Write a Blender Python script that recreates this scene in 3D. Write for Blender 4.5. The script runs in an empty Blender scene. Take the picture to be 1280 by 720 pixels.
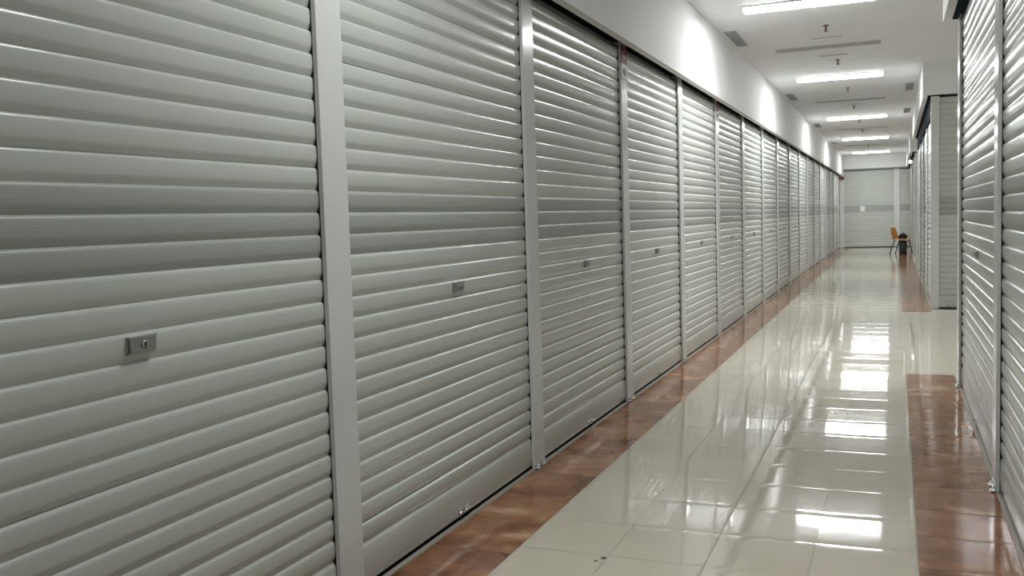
import bpy, bmesh, math, random
from mathutils import Matrix, Vector
random.seed(7)
PI = math.pi
C = bpy.context.scene.collection
SC = bpy.context.scene

# ------------------------------------------------------------------ camera
F_PX, YAW, PITCH, ROLL = 1163.0, -.3918, -.0726, -.0315
cam_d = bpy.data.cameras.new('camera'); cam = bpy.data.objects.new('camera', cam_d); C.objects.link(cam)
cam_d.sensor_width = 36; cam_d.lens = F_PX/1280*36; cam_d.clip_start = .02; cam_d.clip_end = 200
fw = Vector((math.sin(YAW)*math.cos(PITCH), math.cos(YAW)*math.cos(PITCH), math.sin(PITCH)))
rt = Vector((math.cos(YAW), -math.sin(YAW), 0)); up = rt.cross(fw)
r2 = math.cos(ROLL)*rt + math.sin(ROLL)*up; u2 = -math.sin(ROLL)*rt + math.cos(ROLL)*up
m3 = Matrix((r2, u2, -fw)).transposed()
cam.matrix_world = Matrix.Translation((1.917, 0, 1.419)) @ m3.to_4x4()
SC.camera = cam

# ------------------------------------------------------------------ world, exposure
w = bpy.data.worlds.new('world'); SC.world = w; w.use_nodes = True
w.node_tree.nodes['Background'].inputs[0].default_value = (.75, .8, .85, 1)
w.node_tree.nodes['Background'].inputs[1].default_value = .05
SC.view_settings.view_transform = 'Standard'; SC.view_settings.look = 'None'
SC.view_settings.gamma = 1; SC.view_settings.use_curve_mapping = False
SC.view_settings.exposure = 0.12

HC = 3.40                      # ceiling height
LIT = (-3.6, 3.0, 9.42, 14.8, 21.45, 27.85, 34.7)
UNLIT = (6.2, -.2, 12.08, 18.15, 24.6, 30.9)
LAMP_W = 30.0
LAMP_COL = (.955, .985, 1.0)

# ------------------------------------------------------------------ materials
def mat(name, col, rough=.5, metal=0, spec=.5, emit=None, estr=0, coat=0):
    m = bpy.data.materials.new(name); m.use_nodes = True
    b = m.node_tree.nodes['Principled BSDF']
    b.inputs['Base Color'].default_value = (*col, 1); b.inputs['Roughness'].default_value = rough
    b.inputs['Metallic'].default_value = metal; b.inputs['Specular IOR Level'].default_value = spec
    b.inputs['Coat Weight'].default_value = coat; b.inputs['Coat Roughness'].default_value = .05
    if emit: b.inputs['Emission Color'].default_value = (*emit, 1); b.inputs['Emission Strength'].default_value = estr
    return m
def nodes(m): return m.node_tree, m.node_tree.nodes, m.node_tree.links, m.node_tree.nodes['Principled BSDF']
def grain(m, c1, c2, scale=6, bump=.0, bscale=200, detail=3, stretch=None):
    t, N, L, b = nodes(m)
    geo = N.new('ShaderNodeNewGeometry'); mp = N.new('ShaderNodeMapping'); L.new(geo.outputs['Position'], mp.inputs[0])
    if stretch: mp.inputs['Scale'].default_value = stretch
    n = N.new('ShaderNodeTexNoise'); n.inputs['Scale'].default_value = scale; n.inputs['Detail'].default_value = detail
    L.new(mp.outputs[0], n.inputs['Vector'])
    r = N.new('ShaderNodeValToRGB'); r.color_ramp.elements[0].position = .35; r.color_ramp.elements[1].position = .65
    r.color_ramp.elements[0].color = (*c1, 1); r.color_ramp.elements[1].color = (*c2, 1)
    L.new(n.outputs['Fac'], r.inputs[0]); L.new(r.outputs[0], b.inputs['Base Color'])
    if bump:
        n2 = N.new('ShaderNodeTexNoise'); n2.inputs['Scale'].default_value = bscale; n2.inputs['Detail'].default_value = 2
        L.new(mp.outputs[0], n2.inputs['Vector'])
        bp = N.new('ShaderNodeBump'); bp.inputs['Strength'].default_value = bump; bp.inputs['Distance'].default_value = .002
        L.new(n2.outputs['Fac'], bp.inputs['Height']); L.new(bp.outputs[0], b.inputs['Normal'])
    return m
M = {}
M['paint'] = grain(mat('shutter_paint', (.5, .5, .46), .23), (.49, .51, .465), (.52, .54, .495), 1.5, .02, 9)
M['post'] = grain(mat('post_paint', (.55, .55, .52), .16), (.60, .61, .59), (.64, .65, .63), 2, .02, 10)
M['plaster'] = grain(mat('plaster', (.78, .78, .77), .75), (.81, .815, .81), (.85, .855, .85), 1.2, .1, 60)
M['ceil'] = grain(mat('ceiling_paint', (.78, .78, .78), .8), (.80, .81, .82), (.84, .85, .86), 1.0, .08, 50)
M['trim'] = mat('lip_trim', (.50, .52, .52), .3, .3)
M['dark'] = mat('dark_void', (.012, .014, .016), .7)
M['soffit'] = mat('dark_soffit_and_shade', (.02, .026, .038), .9, spec=.05)  # soffit colour, also used for the shade over the middle block shutter tops
M['chrome'] = mat('chrome', (.75, .77, .78), .18, 1)
M['steel'] = mat('brushed_steel', (.42, .44, .44), .3, .9)
M['sill'] = mat('floor_track', (.45, .42, .37), .4, .2)
M['grout'] = mat('grout', (.40, .385, .34), .7)
M['red'] = mat('plate_red', (.17, .02, .025), .6, spec=.2)
M['white_plate'] = mat('plate_white', (.62, .60, .59), .6, spec=.2)
M['ink'] = mat('ink', (.05, .01, .015), .7)
M['paper'] = mat('paper', (.75, .78, .78), .6)
M['diffuser'] = mat('lit_diffuser', (.9, .9, .9), .4, emit=(.965, .985, 1), estr=36)
M['fixture'] = mat('fixture_body', (.75, .76, .76), .4)
M['louvre'] = mat('dark_louvre', (.50, .51, .55), .45)
M['louvre_back'] = mat('louvre_back', (.36, .37, .41), .5)
M['grille'] = mat('grille', (.40, .41, .43), .5)
M['orange'] = mat('orange_plastic', (.85, .36, .09), .4)
M['slot_shade'] = mat('slot_shade_strip', (.012, .012, .012), .9)
M['leg'] = mat('dark_leg', (.05, .05, .055), .4, .3)
M['cloth'] = grain(mat('black_cloth', (.01, .01, .012), .85), (.008, .008, .01), (.02, .02, .024), 20, .3, 120)
M['bin'] = mat('bin_plastic', (.02, .02, .024), .45)
M['brass'] = mat('sprinkler_metal', (.25, .2, .18), .4, .7)
M['bulb'] = mat('sprinkler_bulb', (.18, .02, .03), .2)
M['exit'] = mat('glowing_white', (.9, .95, 1), .4, emit=(.95, 1, 1), estr=4)

def perforated():
    m = mat('perforated_paint', (.4, .4, .37), .4); t, N, L, b = nodes(m)
    tc = N.new('ShaderNodeTexCoord'); sep = N.new('ShaderNodeSeparateXYZ'); L.new(tc.outputs['Object'], sep.inputs[0])
    def mth(op, a, bb=None):
        n = N.new('ShaderNodeMath'); n.operation = op
        for i, v in enumerate((a, bb)):
            if v is None: continue
            if isinstance(v, (int, float)): n.inputs[i].default_value = v
            else: L.new(v, n.inputs[i])
        return n.outputs[0]
    P = .0042
    z = mth('DIVIDE', sep.outputs[2], P); row = mth('FLOOR', z)
    x = mth('ADD', mth('DIVIDE', sep.outputs[0], P), mth('MULTIPLY', mth('FLOORED_MODULO', row, 2.0), .5))
    fx = mth('SUBTRACT', mth('FRACT', x), .5); fz = mth('SUBTRACT', mth('FRACT', z), .5)
    d = mth('SQRT', mth('ADD', mth('MULTIPLY', fx, fx), mth('MULTIPLY', fz, fz)))
    hole = mth('LESS_THAN', d, .27)
    mx = N.new('ShaderNodeMix'); mx.data_type = 'RGBA'; L.new(hole, mx.inputs[0])
    mx.inputs[6].default_value = (.445, .465, .425, 1); mx.inputs[7].default_value = (.06, .06, .057, 1)
    L.new(mx.outputs[2], b.inputs['Base Color'])
    return m
M['perf'] = perforated()

def tile_mat(name, brown):
    m = mat(name, (.6, .58, .5), .07); t, N, L, b = nodes(m)
    geo = N.new('ShaderNodeNewGeometry'); oi = N.new('ShaderNodeObjectInfo')
    mul = N.new('ShaderNodeMath'); mul.operation = 'MULTIPLY'; mul.inputs[1].default_value = 37.0; L.new(oi.outputs['Random'], mul.inputs[0])
    add = N.new('ShaderNodeVectorMath'); add.operation = 'ADD'; L.new(geo.outputs['Position'], add.inputs[0]); L.new(mul.outputs[0], add.inputs[1])
    n = N.new('ShaderNodeTexNoise'); n.inputs['Detail'].default_value = 6; L.new(add.outputs[0], n.inputs['Vector'])
    r = N.new('ShaderNodeValToRGB'); L.new(n.outputs['Fac'], r.inputs[0]); L.new(r.outputs[0], b.inputs['Base Color'])
    e = r.color_ramp.elements
    if brown:
        n.inputs['Scale'].default_value = 3.4; n.inputs['Distortion'].default_value = .7; n.inputs['Roughness'].default_value = .62
        e[0].position = .32; e[0].color = (.13, .048, .02, 1); e[1].position = .70; e[1].color = (.56, .34, .20, 1)
        k = e.new(.48); k.color = (.275, .115, .05, 1)
        k = e.new(.60); k.color = (.37, .18, .09, 1)
        b.inputs['Roughness'].default_value = .12
    else:
        n.inputs['Scale'].default_value = 3; n.inputs['Roughness'].default_value = .5
        e[0].position = .3; e[0].color = (.585, .54, .445, 1); e[1].position = .7; e[1].color = (.625, .58, .485, 1)
        b.inputs['Roughness'].default_value = .05
    # slow waviness of the polished glaze
    n3 = N.new('ShaderNodeTexNoise'); n3.inputs['Scale'].default_value = 7; n3.inputs['Detail'].default_value = 1
    L.new(add.outputs[0], n3.inputs['Vector'])
    bp = N.new('ShaderNodeBump'); bp.inputs['Strength'].default_value = .35; bp.inputs['Distance'].default_value = .0008
    L.new(n3.outputs['Fac'], bp.inputs['Height']); L.new(bp.outputs[0], b.inputs['Normal'])
    return m
M['wtile'] = tile_mat('cream_tile', False)
M['btile'] = tile_mat('brown_marble_tile', True)

# ------------------------------------------------------------------ helpers
def mesh_from(name, verts, faces, m, smooth=False):
    me = bpy.data.meshes.new(name); me.from_pydata(verts, [], faces); me.update()
    for k in (m if isinstance(m, (list, tuple)) else [m]): me.materials.append(k)
    if smooth: me.shade_smooth()
    return me
def link(name, me, parent=None, loc=(0, 0, 0), rot=(0, 0, 0)):
    o = bpy.data.objects.new(name, me); C.objects.link(o); o.location = loc; o.rotation_euler = rot
    if parent: o.parent = parent
    return o
def tag(o, label, cat, group=None, kind=None):
    if label: o['label'] = label
    if cat: o['category'] = cat
    if group: o['group'] = group
    if kind: o['kind'] = kind
    return o
def empty(name, label, cat, loc=(0, 0, 0), rz=0, group=None):
    o = bpy.data.objects.new(name, None); C.objects.link(o); o.location = loc; o.rotation_euler = (0, 0, rz)
    o.empty_display_size = .1
    return tag(o, label, cat, group)
def boxes(name, bs, m, bevel=0):
    """bs: list of (x0,x1,y0,y1,z0,z1); one mesh"""
    bm = bmesh.new()
    for x0, x1, y0, y1, z0, z1 in bs:
        g = bmesh.ops.create_cube(bm, size=1)
        for v in g['verts']:
            v.co = Vector(((x0+x1)/2 + v.co.x*(x1-x0), (y0+y1)/2 + v.co.y*(y1-y0), (z0+z1)/2 + v.co.z*(z1-z0)))
    if bevel: bmesh.ops.bevel(bm, geom=bm.edges[:], offset=bevel, segments=2, profile=.7, affect='EDGES')
    me = bpy.data.meshes.new(name); bm.to_mesh(me); bm.free()
    for k in (m if isinstance(m, (list, tuple)) else [m]): me.materials.append(k)
    return me
def struct(name, bs, m, bevel=0, parent=None):
    o = link(name, boxes(name, bs, m, bevel), parent)
    if not parent: o['kind'] = 'structure'
    return o
def lathe(name, prof, m, seg=20, smooth=True):
    v, f = [], []
    for r, z in prof:
        for i in range(seg): a = 2*PI*i/seg; v.append((r*math.cos(a), r*math.sin(a), z))
    for j in range(len(prof)-1):
        for i in range(seg): f.append((j*seg+i, j*seg+(i+1) % seg, (j+1)*seg+(i+1) % seg, (j+1)*seg+i))
    f.append(tuple(range(seg))[::-1]); f.append(tuple(range((len(prof)-1)*seg, len(prof)*seg)))
    return mesh_from(name, v, f, m, smooth)
def tube(name, pts, r, m, seg=8):
    v, f = [], []
    pts = [Vector(p) for p in pts]
    for i, p in enumerate(pts):
        d = (pts[min(i+1, len(pts)-1)] - pts[max(i-1, 0)]).normalized()
        a = d.cross(Vector((.3, .9, .21))).normalized(); b = d.cross(a)
        for k in range(seg):
            t = 2*PI*k/seg; v.append(p + r*(math.cos(t)*a + math.sin(t)*b))
    for i in range(len(pts)-1):
        for k in range(seg): f.append((i*seg+k, i*seg+(k+1) % seg, (i+1)*seg+(k+1) % seg, (i+1)*seg+k))
    f.append(tuple(range(seg))[::-1]); f.append(tuple(range((len(pts)-1)*seg, len(pts)*seg)))
    return mesh_from(name, v, f, m, True)
def text_mesh(name, s, size, m, ext=.0008):
    cu = bpy.data.curves.new(name, 'FONT'); cu.body = s; cu.size = size; cu.extrude = ext
    cu.align_x = 'CENTER'; cu.align_y = 'CENTER'; cu.resolution_u = 3
    o = bpy.data.objects.new('tmp', cu); C.objects.link(o)
    dg = bpy.context.evaluated_depsgraph_get(); me = bpy.data.meshes.new_from_object(o.evaluated_get(dg))
    bpy.data.objects.remove(o); me.name = name; me.materials.clear(); me.materials.append(m)
    return me
ORD = ['first', 'second', 'third', 'fourth', 'fifth', 'sixth', 'seventh', 'eighth', 'ninth', 'tenth', 'eleventh', 'twelfth',
       'thirteenth', 'fourteenth', 'fifteenth', 'sixteenth', 'seventeenth', 'eighteenth', 'nineteenth']

# ------------------------------------------------------------------ setting: walls, ceiling
XR = 2.396; YE = 36.95; YBACK = -6.0
LH = 2.69                     # underside of the left bulkhead
struct('wall_left', [(-.35, -.12, YBACK, YE+.5, 0, HC)], M['plaster'])
struct('wall_left_bulkhead', [(.07, .13, YBACK, YE, LH, HC), (-.12, .07, YBACK, YE, LH+.09, HC)], M['plaster'])
wl = bpy.data.objects['wall_left']
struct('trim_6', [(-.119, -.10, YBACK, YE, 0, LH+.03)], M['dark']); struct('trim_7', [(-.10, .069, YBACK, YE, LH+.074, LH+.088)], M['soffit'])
struct('ceiling', [(-.35, 9.5, YBACK-.2, YE+.6, HC, HC+.15)], M['ceil'])
struct('wall_back', [(-.35, 9.5, YBACK-.2, YBACK, 0, HC)], M['plaster'])
# end wall with bulkhead
EH = 2.885
struct('wall_end', [(-.35, 9.5, YE+.22, YE+.5, 0, HC)], M['plaster']); struct('wall_end_bulkhead', [(.13, 2.60, YE-.02, YE+.22, EH+.02, HC)], M['plaster'])
struct('trim_8', [(-.1, 3.2, YE+.19, YE+.215, 0, EH+.02)], M['dark'])
struct('trim_2', [(.13, 2.60, YE-.04, YE+.0, EH-.03, EH+.03)], mat('dark_lip', (.16, .17, .19), .4), .002)

RH = 2.90
def block(name, y0, y1, xface, z=RH, xb=9.4, lip=.06, dx=.0):
    """a block of stalls right of the corridor: core, bulkhead board, dark soffit"""
    lx = xface-.125+dx
    core = struct(name, [(xface+.14, xb, y0+.14, y1-.14, 0, HC)], M['plaster'])
    n = name+'_bulkhead'
    struct(n, [(lx, lx+lip, y0-.06, y1+.06, z, HC)], M['plaster'])
    struct(n, [(lx+lip, xb, y0-.06, y0+.02, z+.03, HC)], M['plaster']); struct(n, [(lx+lip, xb, y1-.02, y1+.06, z+.03, HC)], M['plaster'])
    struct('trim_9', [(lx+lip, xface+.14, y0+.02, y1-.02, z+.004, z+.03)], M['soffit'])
    for q in ((xface+.10, xface+.138, y0+.13, y1-.13, 0, z), (xface+.14, xb, y0+.09, y0+.13, 0, z+.02), (xface+.14, xb, y1-.13, y1-.1, 0, z+.02)): struct('trim_10', [q], M['dark'])
    return core
block('wall_right_near', YBACK, 8.22, XR, 2.875)
block('wall_right_middle', 14.21, 22.45, XR, 2.925)
struct('shutter_top_shade', [(XR-.028, XR+.01, 14.30, 22.3, 2.66, 2.925)], M['soffit'])  # added dark panel, stands in for the shade on the side shutter tops
block('wall_right_far', 27.6, YE, XR+.035, 2.90, dx=-.02)
struct('wall_right', [(9.4, 9.6, YBACK, YE, 0, HC)], M['plaster'])

# ------------------------------------------------------------------ floor
floor = struct('floor', [(-.35, 9.5, YBACK-.2, YE+.6, -.15, -.0035)], M['grout'])
def tile_me(name, sx, sy, m, sag=.0004, ny=8, drop=.00008, b=.0018):
    g = .0022 if m is M['btile'] else .0009
    xs = [-sx/2+g, -sx/2+g+b, 0, sx/2-g-b, sx/2-g]
    ys = [-sy/2+g, -sy/2+g+b] + [-sy/2+g+b + (sy-2*g-2*b)*k/ny for k in range(1, ny)] + [sy/2-g-b, sy/2-g]
    v = []; nx_, ny_ = len(xs), len(ys)
    for j, y in enumerate(ys):
        for i, x in enumerate(xs):
            z = sag*((2*y/sy)**2 - 1)
            if i in (0, nx_-1) or j in (0, ny_-1): z -= drop
            v.append((x, y, z))
    f = [(j*nx_+i, j*nx_+i+1, (j+1)*nx_+i+1, (j+1)*nx_+i) for j in range(ny_-1) for i in range(nx_-1)]
    return v, f
def tiles(name, xs, ys, sx, sy, m, singles=True, label=None, sag=.0004):
    """xs, ys centres"""
    if singles:
        v, f = tile_me(name, sx, sy, m, sag); me = mesh_from(name, v, f, m, True)
        for y in ys:
            for x in xs:
                o = link(name, me, floor, (x, y, random.uniform(-.0002, .0001)), (random.gauss(0, .00045), random.gauss(0, .0006), 0))
    else:
        tv, tf = tile_me(name, sx, sy, m, sag, 2); V, Fc = [], []
        for y in ys:
            for x in xs:
                a, c, n = random.gauss(0, .0006), random.gauss(0, .0007), len(V)
                V += [(x+p[0], y+p[1], p[2]+a*p[1]+c*p[0]) for p in tv]; Fc += [tuple(n+q for q in t) for t in tf]
        if V:
            o = link(name, mesh_from(name, V, Fc, m, True), floor); o['kind'] = 'stuff'
            if label: o['label'] = label
def rng(a, n, s): return [a+s*k for k in range(n)]
WX = [.6, 1.0, 1.4, 1.8]
# cream rows: joints at 4.08 + .41 k
j0 = 4.08 - .41*5
ys = [j0 + .41*(k+.5) for k in range(0, 29)]                      # 2.03 .. 13.92
tiles('cream_tile', WX, ys, .4, .41, M['wtile'])
yf = [j0 + .41*(k+.5) for k in range(29, 87) if j0+.41*(k+1) < YE+.1]
tiles('distant_cream_tiles', WX, yf, .4, .41, M['wtile'], False)
tiles('cream_tiles_behind_camera', WX, [j0 - .41*(k+.5) for k in range(19)], .4, .41, M['wtile'], False)
# left brown strip x .02 .. .4
j1 = 3.98 - .41*4
tiles('brown_tile', [.212], [j1 + .41*(k+.5) for k in range(0, 30)], .376, .41, M['btile'])
tiles('distant_brown_tiles', [.212], [j1 + .41*(k+.5) for k in range(30, 86) if j1+.41*(k+1) < YE+.1], .376, .41, M['btile'], False)
tiles('brown_tiles_behind_camera', [.212], [j1 - .41*(k+.5) for k in range(18)], .376, .41, M['btile'], False)
# right brown strips
YA0, YA1 = 8.594, 13.74
tiles('brown_tile', [2.19], [YA0 - .39*(k+.5) for k in range(0, 17)], .38, .39, M['btile'])
tiles('brown_tiles_behind_camera', [2.19], [YA0 - .39*(k+.5) for k in range(17, 35)], .38, .39, M['btile'], False)
tiles('brown_tile', [2.19], [YA1 + .41*(k+.5) for k in range(0, 6)], .38, .41, M['btile'])
tiles('distant_brown_tiles', [2.19], [YA1 + .41*(k+.5) for k in range(6, 57)], .38, .41, M['btile'], False)
na = 13; sa = (YA1-YA0)/na
tiles('cream_tile', [2.2, 2.6], [YA0+sa*(k+.5) for k in range(na)], .4, sa, M['wtile'])
tiles('side_aisle_tiles', rng(3.0, 16, .4), [YA0+sa*(k+.5) for k in range(na)], .4, sa, M['wtile'], False)
tiles('side_aisle_tiles', rng(2.6, 17, .4), [22.6+.4*(k+.5) for k in range(12)], .4, .4, M['wtile'], False)
link('brown_tile_grout', boxes('brown_tile_grout', [(.024, .3985, YBACK, YE, -.0036, -.0013), (2.0015, 2.38, YBACK, YA0-.001, -.0036, -.0013), (2.0015, 2.38, YA1+.001, YE, -.0036, -.0013)], mat('tan_grout', (.50, .38, .27), .7)), floor)
# pale metal floor tracks along both rows
struct('trim_3', [(-.002, .022, YBACK, YE, -.004, .003)], M['sill'])
struct('trim_4', [(XR-.018, XR+.004, YBACK, 8.2, -.004, .003), (XR-.018, XR+.004, 14.2, 22.45, -.004, .003)], M['sill'])
struct('trim_5', [(-.12, -.0025, YBACK, YE, -.004, -.002), (XR+.0045, XR+.13, YBACK, 8.2, -.004, -.002), (XR+.0045, XR+.13, 14.4, 22.3, -.004, -.002)], M['dark'])

# ------------------------------------------------------------------ shutters
P = .0807; ZB = 2.2*P
# slat section: (z fraction, depth); +y is the room side
PROF = [(0, -.0105), (.03, -.0092), (.08, -.0075), (.20, -.0034), (.27, -.0013), (.34, -.0003), (.55, .0008), (.80, .0004), (.89, -.0006), (.94, -.0028), (.972, -.0064), (.985, -.0090), (1.0, -.0105)]
def slat_geo(wd, z0=0):
    v = []
    for s in (-wd/2, wd/2):
        for t, d in PROF: v.append((s, d, z0+t*P))
    n = len(PROF)
    return v, [(i, i+1, n+i+1, n+i) for i in range(n-1)]
slat_cache = {}
def slat_mesh(wd, perf):
    k = (round(wd, 3), perf)
    if k not in slat_cache:
        v, f = slat_geo(wd); f = [q[::-1] for q in f]
        slat_cache[k] = mesh_from('slat', v, f, M['perf'] if perf else M['paint'], True)
    return slat_cache[k]
def slats_joined(wd, idx, perf):
    V, Fc = [], []
    for i in idx:
        v, f = slat_geo(wd, ZB+i*P); n = len(V); V += v; Fc += [tuple(n+a for a in q[::-1]) for q in f]
    return mesh_from('slats', V, Fc, M['perf'] if perf else M['paint'], True)
def bar_mesh(wd):
    pr = [(.020, -.014), (.020, -.002), (.024, .001), (.06, .003), (.12, .003), (.160, .001), (.168, -.002), (.173, -.007), (ZB, -.0105)]
    v = [(s, d, z) for s in (-wd/2, wd/2) for z, d in pr]; n = len(pr)
    return mesh_from('bottom_bar', v, [(n+i, n+i+1, i+1, i) for i in range(n-1)], M['paint'], True)
keyhole = lathe('keyhole', [(.0045, 0), (.0045, .001)], M['dark'], 12)
keyslot = boxes('keyslot', [(-.002, .002, .0, .0012, -.014, 0)], M['dark'])
lock_base = boxes('lock_plate', [(-.05, .05, -.002, .004, -.026, .024)], M['steel'], .0015)
lock_cover = boxes('lock_cover', [(-.046, .046, .004, .0155, -.021, .021)], M['steel'], .003)
lock_ring = lathe('lock_ring', [(.011, 0), (.011, .003), (.009, .004)], M['steel'], 16)
lock_top = boxes('lock_hood', [(-.048, .048, .004, .018, .021, .0245)], M['chrome'], .001)
latch_plate = boxes('latch_plate', [(-.055, -.012, .003, .006, -.012, .016), (.008, .05, .003, .006, -.012, .012)], M['chrome'], .001)
latch_bolt = tube('latch_bolt', [(-.07, .013, .0), (.06, .013, 0)], .005, M['chrome'])
latch_knob = tube('latch_knob', [(.02, .013, 0), (.02, .018, .012), (.02, .022, .026)], .0035, M['chrome'])
latch_loops = boxes('latch_loops', [(-.045, -.037, .004, .02, -.008, .008), (-.02, -.014, .004, .02, -.008, .008), (.028, .036, .004, .02, -.008, .008)], M['chrome'], .001)
SHUT_LABEL_CAT = 'shutter'
def shutter(label, loc, rz, wd, H, single=True, lock=True, group=None, lockdx=.03, lockz=None):
    t = empty('roller_shutter', label, SHUT_LABEL_CAT, loc, rz, group)
    n = int(math.floor((H-ZB)/P+.3))
    perf = (14, 15, 16)
    if single:
        for i in range(n):
            o = link('perforated_slat' if i in perf else 'slat', slat_mesh(wd, i in perf), t, (0, random.uniform(-.0008, .0008), ZB+i*P), (random.gauss(0, .012), 0, random.gauss(0, .0003)))
            if i in perf: o['label'] = 'greyer slat pierced with fine holes'
    else:
        o = link('slats', slats_joined(wd, [i for i in range(n) if i not in perf], False), t); o['kind'] = 'stuff'
        o = link('perforated_slats', slats_joined(wd, perf, True), t); o['kind'] = 'stuff'; o['label'] = 'band of greyer slats pierced with fine holes'
    link('bottom_bar', bar_mesh(wd), t)
    for sg in (-1, 1):
        e = wd/2 - .023
        link('slot_shade_strip', boxes('slot_shade_strip', [(min(sg*e, sg*(e+.01)), max(sg*e, sg*(e+.01)), -.018, .0036, .02, min(H, ZB+n*P))], M['slot_shade']), t)  # added near-black strips, paint the shade in the gaps beside the posts
    if lock:
        p = link('lock', lock_base, t, (lockdx, .0015, 1.113))
        link('lock_cover', lock_cover, p); link('hood', lock_top, p)
        r = link('lock_ring', lock_ring, p, (0, .0155, 0), (-PI/2, 0, 0))
        link('keyhole', keyhole, p, (0, .0197, .002), (-PI/2, 0, 0)); link('key_slot', keyslot, p, (0, .0196, .002))
        l = link('latch', latch_plate, t, (lockdx+.02, .0, .045))
        link('bolt', latch_bolt, l); link('knob', latch_knob, l); link('loops', latch_loops, l)
    return t
def post_mesh(wd, H, lx=.004, ft=.022):
    return boxes('guide_post', [(-wd/2, wd/2, lx, ft, .004, H), (-wd/2+.035, wd/2-.035, -.07, lx, .0, H)], M['post'], .0015)
clip = boxes('floor_clip', [(-.03, .03, 0, .004, 0, .028), (-.03, .03, 0, .022, 0, .003)], M['chrome'], .0008)
clip_bolt = tube('clip_bolt', [(0, .004, .016), (0, .014, .016)], .006, M['chrome'], 6)
def post(label, loc, rz, wd, H, group=None, clips=False, single=True):
    t = tag(link('guide_post', post_mesh(wd, H), None, loc, (0, 0, rz)), label, 'post', group)
    if clips:
        for s in (-.05, .05):
            c = link('floor_clip', clip, t, (s, .022, .003)); link('bolt', clip_bolt, c)
    return t

# left row: posts at y0 + k*2.005, 0.16 wide ; shutters between them
LY0, LD, PW = 2.845, 2.005, .162
RL = -PI/2                                                       # local +y -> world +x
names = {}
NL = 17
def lname(k):   # k-th visible shutter (0 = nearest)
    return ORD[k]
for k in range(-2, NL+1):
    y0 = LY0 + LD*k
    if k == NL: break
    if k == -2:
        continue
for k in range(-1, NL):
    ya = LY0 + LD*(k-1) + PW; yb = LY0 + LD*k                    # shutter just before post k
    if k >= 0:
        sid = k
        lab = ['large white roller shutter at far left, cut off by the picture edge',
               'second white roller shutter from the left edge, with a brownish lower edge and steel lock'][sid] if sid < 2 else \
              f'{ORD[sid]} white roller shutter along the left row counting from the picture edge'
        if sid == 2: lab = 'third white roller shutter of the left row, bright glare under its top edge'
        if sid == 3: lab = 'white roller shutter of the left row just past the red numbered plate'
        shutter(lab, (0, (ya+yb)/2, 0), RL, yb-ya+.05, LH+.045, single=(k <= 7), lock=(k <= 9), group='roller shutters in the left row', lockdx=-.03)
        pl = f'white metal guide post between the {ORD[k]} and {ORD[k+1]} shutters of the left row' if k < NL-1 else 'last guide post of the left row beside the end wall'
        if k == 0: pl = 'broad white guide post beside the cut off shutter at far left'
        if k == 2: pl = 'white guide post of the left row carrying the larger red and white plate'
        if k == 4: pl = 'white guide post of the left row carrying the smaller dull red plate'
        post(pl, (0, yb+PW/2, 0), RL, PW, LH+.045, 'guide posts of the left row', clips=(k <= 3))
    else:
        shutter('white roller shutter of the left row beside the camera, outside the picture', (0, (ya+yb)/2, 0), RL, yb-ya+.05, LH+.045, single=False, lock=False, group='roller shutters behind the camera')
        post('white guide post of the left row beside the camera, outside the picture', (0, yb+PW/2, 0), RL, PW, LH+.045)
# last left shutter up to the end wall
ya = LY0 + LD*(NL-1) + PW
shutter('narrow last white roller shutter of the left row against the end wall', (0, (ya+YE+.05)/2, 0), RL, YE+.05-ya, LH+.045, single=False, lock=False, group='roller shutters in the left row')

# right near block
RR = PI/2
ZN = 2.885
def rshut(lab, ya, yb, single, H=ZN, x=XR, lock=True, grp='roller shutters on the right'):
    return shutter(lab, (x, (ya+yb)/2, 0), RR, yb-ya+.05, H, single, lock, grp, lockdx=-.08)
rshut('white roller shutter on the right between the two near posts, light streaks across it', 5.235, 7.976, True)
rshut('white roller shutter cut off by the right edge of the picture', 2.4, 5.07, True)
rshut('white roller shutter on the right beside the camera, outside the picture', -.5, 2.235, False, lock=False)
post('white guide post at the far corner of the near right block', (XR, 7.976+.11, 0), RR, .22, ZN, 'guide posts on the right', True)
post('white guide post near the right edge of the picture with bright glints', (XR, 5.07+.0825, 0), RR, .165, ZN, 'guide posts on the right', True)
post('white guide post on the right beside the camera, outside the picture', (XR, 2.235+.0825, 0), RR, .165, ZN)
# closed end of the near block towards the side aisle
tag(link('end_panel', boxes('end_panel', [(XR+.03, 4.6, 8.19, 8.23, .004, ZN)], M['post'], .002)), 'pale panel closing the end of the near right block', 'panel')

# right middle block: side shutters and the front shutter facing the side aisle
MH = 2.935
yp = [14.21, 16.25, 18.28, 20.31, 22.34]
for k in range(4):
    rshut(f'{["nearest","second","third","farthest"][k]} narrow-looking roller shutter down the side of the middle right block', yp[k]+(.14 if k == 0 else .13), yp[k+1], False, MH)
    if k: post(f'{["","first","second","third"][k]} guide post past the corner down the middle right block', (XR, yp[k]+.065, 0), RR, .13, MH, 'guide posts on the right')
post('guide post ending the middle right block', (XR, yp[4]+.05, 0), RR, .1, MH, 'guide posts on the right')
cp = tag(link('corner_post', boxes('corner_post', [(XR-.022, XR+.085, 14.188, 14.34, .004, MH)], M['post'], .003)), 'white corner post of the middle right block facing the camera', 'post', 'guide posts on the right')
shutter('pale roller shutter facing the camera across the side aisle on the right', (XR+.085+1.0, 14.215, 0), PI, 2.05, MH, True, False, 'roller shutters on the right')
post('guide post at the far side of the camera facing shutter', (XR+2.15, 14.215, 0), PI, .14, MH)
l = link('latch', latch_plate, bpy.data.objects['corner_post'], (XR+.12, 14.2, .04), (0, 0, PI)); link('bolt', latch_bolt, l)
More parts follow.
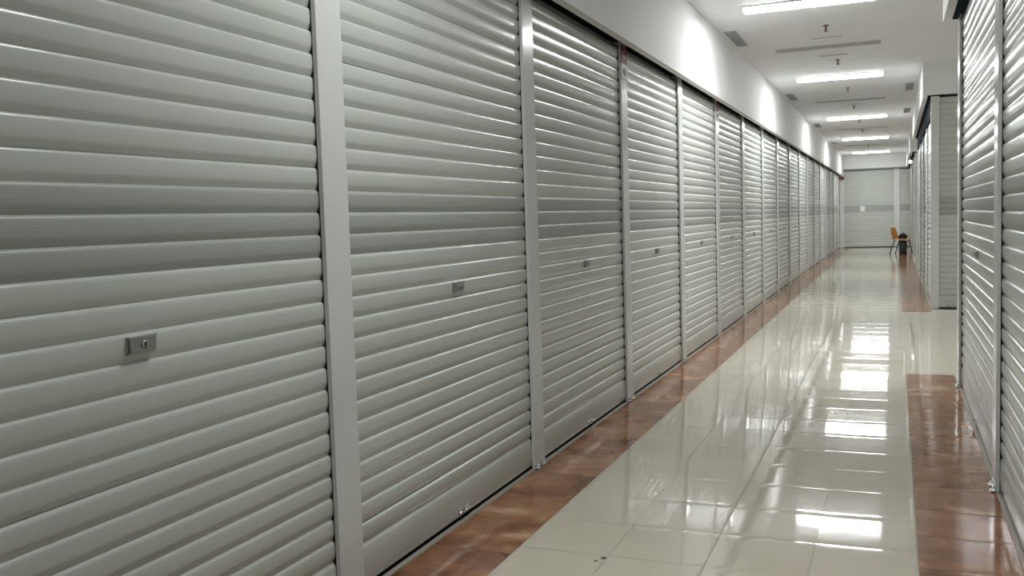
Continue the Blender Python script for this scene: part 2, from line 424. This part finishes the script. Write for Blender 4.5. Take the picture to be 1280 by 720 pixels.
# back side of the middle block and far block
tag(link('end_panel', boxes('end_panel', [(XR+.0, 4.6, 22.41, 22.45, .004, MH)], M['post'], .002)), 'pale panel closing the back of the middle right block', 'panel')
XF = XR+.035
fp = [27.6, 30.1, 32.6, 35.1, YE-.1]
tag(link('corner_post', boxes('corner_post', [(XF-.02, XF+.30, 27.575, 27.72, .004, 2.9)], M['post'], .003)), 'grey corner panel of the far right block beside the chair', 'post', 'guide posts on the right')
for k in range(4):
    rshut(f'{ORD[k]} roller shutter along the far right block past the chair corner', fp[k]+.13, fp[k+1], False, 2.89, XF)
    if k: post(f'{ORD[k-1]} guide post along the far right block', (XF, fp[k]+.065, 0), RR, .13, 2.89, 'guide posts on the right')
shutter('roller shutter on the front of the far right block', (XF+1.3, 27.61, 0), PI, 2.0, 2.9, False, False, 'roller shutters on the right')

# end wall
EYS = YE+.06
def epost(lab, x0, x1):
    return post(lab, ((x0+x1)/2, EYS, 0), PI, x1-x0, EH, 'guide posts on the end wall')
epost('pale wide guide post at the left of the end wall under a red plate', -.03, .16)
shutter('wide grey roller shutter closing the far end of the corridor', ((.16+1.88)/2, EYS, 0), PI, 1.72+.05, EH, False, False, 'roller shutters on the end wall')
epost('pale wide guide post on the end wall above the orange chair', 1.88, 2.08)
shutter('narrow roller shutter visible at the right of the end wall', ((2.08+2.6)/2, EYS, 0), PI, .55, EH, False, False, 'roller shutters on the end wall')
tag(link('paper_notice', boxes('paper_notice', [(.72, .88, EYS-.008, EYS-.004, 1.34, 1.54)], M['paper'])), 'pale paper notice taped to the band of the end shutter', 'notice')

# ------------------------------------------------------------------ number plates
def plate(label, loc, rz, wd, h, body='40', top='G', dull=False):
    t = empty('number_plate', label, 'sign', loc, rz, 'red and white stall number plates')
    hr = h*.55
    link('red_panel', boxes('red_panel', [(-wd/2, wd/2, 0, .004, h-hr, h)], M['red'], .001), t)
    link('white_panel', boxes('white_panel', [(-wd/2, wd/2, 0, .004, 0, h-hr)], M['white_plate'], .001), t)
    a = link('letter', text_mesh('letter', top, hr*.62, M['white_plate']), t, (0, .0045, h-hr/2), (PI/2, 0, PI))
    b = link('numeral', text_mesh('numeral', body, (h-hr)*.80, M['ink']), t, (0, .0045, (h-hr)*.45), (PI/2, 0, PI))
    return t
plate('red over white number plate high on the third left post', (.0225, LY0+LD*2+.078, 2.455), RL, .15, .25)
plate('smaller dull red number plate on the fifth left post', (.0225, LY0+LD*4+.078, 2.50), RL, .12, .21)
plate('red and white number plate at the top left of the end wall', (.085, EYS-.0235, 2.43), PI, .15, .22)

# ------------------------------------------------------------------ ceiling fittings
def diffuser_mesh(L, W, d):
    v, f, n = [], [], 9
    for s in (-L/2, L/2):
        for i in range(n+1):
            a = PI*i/n; v.append((s, -W/2*math.cos(a), -d*math.sin(a)**.8))
    for i in range(n): f.append((i, n+1+i, n+2+i, i+1))
    f.append(tuple(range(n+1))); f.append(tuple(range(n+1, 2*n+2))[::-1])
    return mesh_from('diffuser', v, f, M['diffuser'], False)
FL, FW = 1.20, .21
dm = diffuser_mesh(FL-.03, FW-.02, .05)
dm_dim = dm.copy(); dm_dim.materials[0] = mat('dimmed_diffuser', (.9, .9, .88), .4, emit=(.965, .985, 1), estr=17)  # weaker copy, glow turned down to keep the near shutters duller
frame_me = boxes('frame', [(-FL/2-.01, FL/2+.01, -FW/2-.012, -FW/2, -.012, 0), (-FL/2-.01, FL/2+.01, FW/2, FW/2+.012, -.012, 0),
                           (-FL/2-.012, -FL/2, -FW/2, FW/2, -.035, 0), (FL/2, FL/2+.012, -FW/2, FW/2, -.035, 0)], M['fixture'], .001)
where = ['behind the camera', 'above the camera', 'nearest ceiling light, cut off by the top of the picture', 'second ceiling light, just before the side aisle',
         'third ceiling light in the row', 'fourth ceiling light in the row', 'farthest ceiling light before the end wall']
for i, y in enumerate(LIT):
    lab = where[i] if i > 1 else 'lit ceiling light '+where[i]
    t = empty('ceiling_light', lab+', long white and glowing' if i > 1 else lab, 'light', (1.16, y, HC), 0, 'lit ceiling lights across the corridor')
    link('frame', frame_me, t); link('diffuser', dm_dim if i == 1 else dm, t)
    ld = bpy.data.lights.new('tube_light', 'AREA'); ld.shape = 'RECTANGLE'; ld.size = FL-.06; ld.size_y = .16
    ld.energy = LAMP_W*(.6 if i == 1 else 1); ld.color = LAMP_COL
    lo = bpy.data.objects.new('tube_light', ld); C.objects.link(lo); lo.location = (0, 0, -.056); lo.parent = t
    l2 = ld.copy(); l2.spread = math.radians(115); l2.energy = LAMP_W*(.12 if i == 1 else .22)
    lo = bpy.data.objects.new('tube_light', l2); C.objects.link(lo); lo.location = (0, 0, -.058); lo.parent = t
# side aisle lamps
for (x, y) in ((6.0, 11.2), (6.0, 25.0)):
    t = empty('ceiling_light', 'ceiling light in the side aisle '+('near' if y < 20 else 'far')+' the corridor, out of view', 'light', (x, y, HC), 0)
    link('frame', frame_me, t); link('diffuser', dm, t)
    ld = bpy.data.lights.new('tube_light', 'AREA'); ld.shape = 'RECTANGLE'; ld.size = FL-.06; ld.size_y = .16
    ld.energy = LAMP_W; ld.color = LAMP_COL
    lo = bpy.data.objects.new('tube_light', ld); C.objects.link(lo); lo.location = (0, 0, -.056); lo.parent = t
FW = .27
louv_back = boxes('louvre_back', [(-FL/2, FL/2, -FW/2, FW/2, -.003, 0)], M['louvre_back'])
fin = boxes('louvre_fin', [(-.003, .003, -FW/2, FW/2, -.007, -.003)], M['louvre'])
flat_frame = boxes('frame', [(-FL/2-.01, FL/2+.01, -FW/2-.012, -FW/2, -.004, 0), (-FL/2-.01, FL/2+.01, FW/2, FW/2+.012, -.006, 0),
                             (-FL/2-.012, -FL/2, -FW/2, FW/2, -.006, 0), (FL/2, FL/2+.012, -FW/2, FW/2, -.006, 0)], M['fixture'])
air = boxes('slot_diffuser', [(-.18, .18, -.05, -.04, -.008, 0), (-.18, .18, .04, .05, -.008, 0), (-.18, -.17, -.04, .04, -.008, 0), (.17, .18, -.04, .04, -.008, 0)], M['fixture'])
air_slot = boxes('slot', [(-.17, .17, -.04, .04, -.003, 0)], M['ceil']); air_blade = boxes('blade', [(-.17, .17, -.022, -.012, -.007, -.003), (-.17, .17, .012, .022, -.007, -.003)], M['grille'])
uw = ['just outside the top of the picture', 'above the camera side', 'after the first lit light', 'after the second lit light', 'after the third lit light', 'after the fourth lit light']
for i, y in enumerate(UNLIT):
    t = empty('unlit_ceiling_light', 'unlit grey louvred ceiling light '+uw[i], 'light', (1.16, y, HC), 0, 'unlit ceiling lights')
    link('louvre_back', louv_back, t); link('frame', flat_frame, t)
    for k in range(12): link('louvre_fin', fin, t, (-FL/2+FL*(k+.5)/12, 0, 0))
    for s, nm in ((-.67, 'before'), (.67, 'behind')):
        a = empty('slot_diffuser', f'small flush air slot just {nm} the unlit light {uw[i]}', 'vent', (1.19, y+s, HC), 0, 'ceiling air slots')
        link('frame', air, a); link('slot', air_slot, a); link('blade', air_blade, a)
gf = boxes('frame', [(-.065, -.055, -.48, .48, -.008, 0), (.055, .065, -.48, .48, -.008, 0), (-.055, .055, -.48, -.47, -.008, 0), (.055, .055+.0001, .47, .48, -.008, 0), (-.055, .055, .47, .48, -.008, 0)], M['grille'])
gb = boxes('backing', [(-.055, .055, -.47, .47, -.002, 0)], M['louvre_back'])
gs = boxes('blade', [(-.055, .055, -.006, .006, -.007, -.002)], M['grille'])
gpos = [(.25, 10.96, 'left side between the first and second lights'), (.26, 17.0, 'left side past the second light'), (.25, 23.0, 'left side past the third light'), (.25, 29.2, 'left side past the fourth light'),
        (2.14, 16.75, 'right side above the middle block, the nearer of two'), (2.145, 20.8, 'right side above the middle block, the farther of two')]
for x, y, wh in gpos:
    t = empty('ceiling_grille', 'grey ceiling air grille on the '+wh, 'vent', (x, y, HC), 0, 'ceiling air grilles')
    link('frame', gf, t); link('backing', gb, t)
    for k in range(14): link('blade', gs, t, (0, -.445+.89*k/13, 0))
es = lathe('escutcheon', [(.035, 0), (.035, -.004), (.02, -.012)], M['brass'], 16)
sb = lathe('sprinkler_body', [(.012, -.01), (.012, -.03), (.009, -.034)], M['brass'], 10)
arm = tube('yoke', [(-.006, 0, -.034), (-.016, 0, -.045), (-.014, 0, -.056), (0, 0, -.066)], .003, M['brass'], 6)
arm2 = tube('yoke', [(.006, 0, -.034), (.016, 0, -.045), (.014, 0, -.056), (0, 0, -.066)], .003, M['brass'], 6)
bul = lathe('bulb', [(.005, -.034), (.0075, -.045), (.005, -.062)], M['bulb'], 10)
dfl = lathe('deflector', [(.022, -.066), (.023, -.069)], M['brass'], 12)
sy = (10.7, 13.2, 16.3, 19.1, 22.25, 24.95, 31.0)
for i, y in enumerate(sy):
    t = empty('sprinkler', f'{ORD[i]} small dark sprinkler head hanging in the middle of the ceiling', 'sprinkler', (1.232-.012*i, y, HC), 0, 'sprinkler heads')
    for nm, me in (('escutcheon', es), ('sprinkler_body', sb), ('yoke', arm), ('yoke', arm2), ('bulb', bul), ('deflector', dfl)): link(nm, me, t)
# small glowing white dot at the far bulkhead
t = empty('white_dot', 'tiny glowing white dot under the far right bulkhead', 'light', (2.30, 27.5, 2.66), 0)
link('bracket', boxes('bracket', [(-.015, .015, 0, .04, .03, .245)], M['leg'], .002), t)
link('globe', lathe('globe', [(.008, -.05), (.038, -.03), (.045, 0), (.035, .03), (.01, .04)], M['exit'], 14), t)

# ------------------------------------------------------------------ chair, bag, bin
ch = empty('orange_chair', 'orange plastic chair with dark legs at the far end of the corridor', 'chair', (2.09, 31.5, 0), -PI/2-.42)
# local: sits facing +y (world +x)
def shell(name, fn, nu, nv, th, m):
    V, Fc = [], []
    for side in (0, 1):
        for j in range(nv+1):
            for i in range(nu+1):
                p = Vector(fn(i/nu, j/nv)); e = 1e-3
                du = Vector(fn(min(i/nu+e, 1), j/nv)) - Vector(fn(max(i/nu-e, 0), j/nv)); dv = Vector(fn(i/nu, min(j/nv+e, 1))) - Vector(fn(i/nu, max(j/nv-e, 0)))
                V.append(p + (du.cross(dv).normalized()*th if side else Vector((0, 0, 0))))
    n = (nu+1)*(nv+1)
    for j in range(nv):
        for i in range(nu):
            a = j*(nu+1)+i; Fc.append((a, a+nu+1, a+nu+2, a+1)); Fc.append((n+a, n+a+1, n+a+nu+2, n+a+nu+1))
    for i in range(nu):
        Fc.append((i, i+1, n+i+1, n+i)); a = nv*(nu+1)+i; Fc.append((a+1, a, n+a, n+a+1))
    for j in range(nv):
        a = j*(nu+1); Fc.append((a+nu+1, a, n+a, n+a+nu+1)); a = j*(nu+1)+nu; Fc.append((a, a+nu+1, n+a+nu+1, n+a))
    return mesh_from(name, V, Fc, m, True)
def seat_fn(u, v):
    x = (u-.5)*.44; y = -.19+.42*v
    return (x*(1-.08*v), y, .45 + .03*(2*u-1)**2 - .02*math.sin(PI*v) + (.03*(1-v)**3) - .03*max(0, v-.85)/.15)
def back_fn(u, v):
    x = (u-.5)*.42*(1-.25*v**3); z = .46+.36*v
    return (x, -.17-.09*v - .03*math.cos((u-.5)*PI) , z)
link('seat', shell('seat', seat_fn, 10, 10, .012, M['orange']), ch)
link('backrest', shell('backrest', back_fn, 10, 10, .012, M['orange']), ch)
for sx in (-1, 1):
    link('leg', tube('leg', [(sx*.17, -.12, .45), (sx*.19, -.20, .22), (sx*.2, -.27, .0)], .016, M['leg']), ch)
    link('leg', tube('leg', [(sx*.17, .16, .45), (sx*.19, .21, .22), (sx*.2, .25, .0)], .016, M['leg']), ch)
link('stretcher', tube('stretcher', [(-.19, -.2, .22), (.19, -.2, .22)], .008, M['leg']), ch)
bag = empty('black_bag', 'rounded black bag lying on the seat of the orange chair', 'bag', (2.14, 31.5, .463), 0)
link('bag_body', lathe('bag_body', [(.10, 0), (.13, .03), (.125, .09), (.09, .14), (.03, .165), (.005, .17)], M['cloth'], 18), bag)
link('handle', tube('handle', [(-.04, 0, .15), (-.03, 0, .19), (.03, 0, .19), (.04, 0, .15)], .008, M['cloth']), bag)
bn = empty('waste_bin', 'dark waste bin standing under the orange chair seat', 'bin', (2.14, 31.5, 0), 0)
link('bin_body', lathe('bin_body', [(.105, 0.004), (.107, .01), (.118, .40), (.10, .40), (.09, .03)], M['bin'], 20), bn)
link('rim', lathe('rim', [(.118, .392), (.123, .396), (.123, .410), (.112, .410)], M['bin'], 20), bn)
# scrap on the floor
sc = empty('floor_scrap', 'tiny dark scrap lying on the cream floor near the bottom of the picture', 'litter', (.78, 3.62, .001), .4)
def scrap(n, s, seed):
    rr = random.Random(seed); bm = bmesh.new(); bmesh.ops.create_icosphere(bm, subdivisions=1, radius=s)
    for v in bm.verts: v.co = Vector((v.co.x*1.6*rr.uniform(.7, 1.2), v.co.y*.7*rr.uniform(.7, 1.2), v.co.z*.35+s*.35))
    me = bpy.data.meshes.new(n); bm.to_mesh(me); bm.free(); me.materials.append(M['leg']); return me
link('piece', scrap('piece', .009, 1), sc, (.015, .008, 0)); link('piece', scrap('piece', .006, 2), sc, (-.02, -.02, 0))
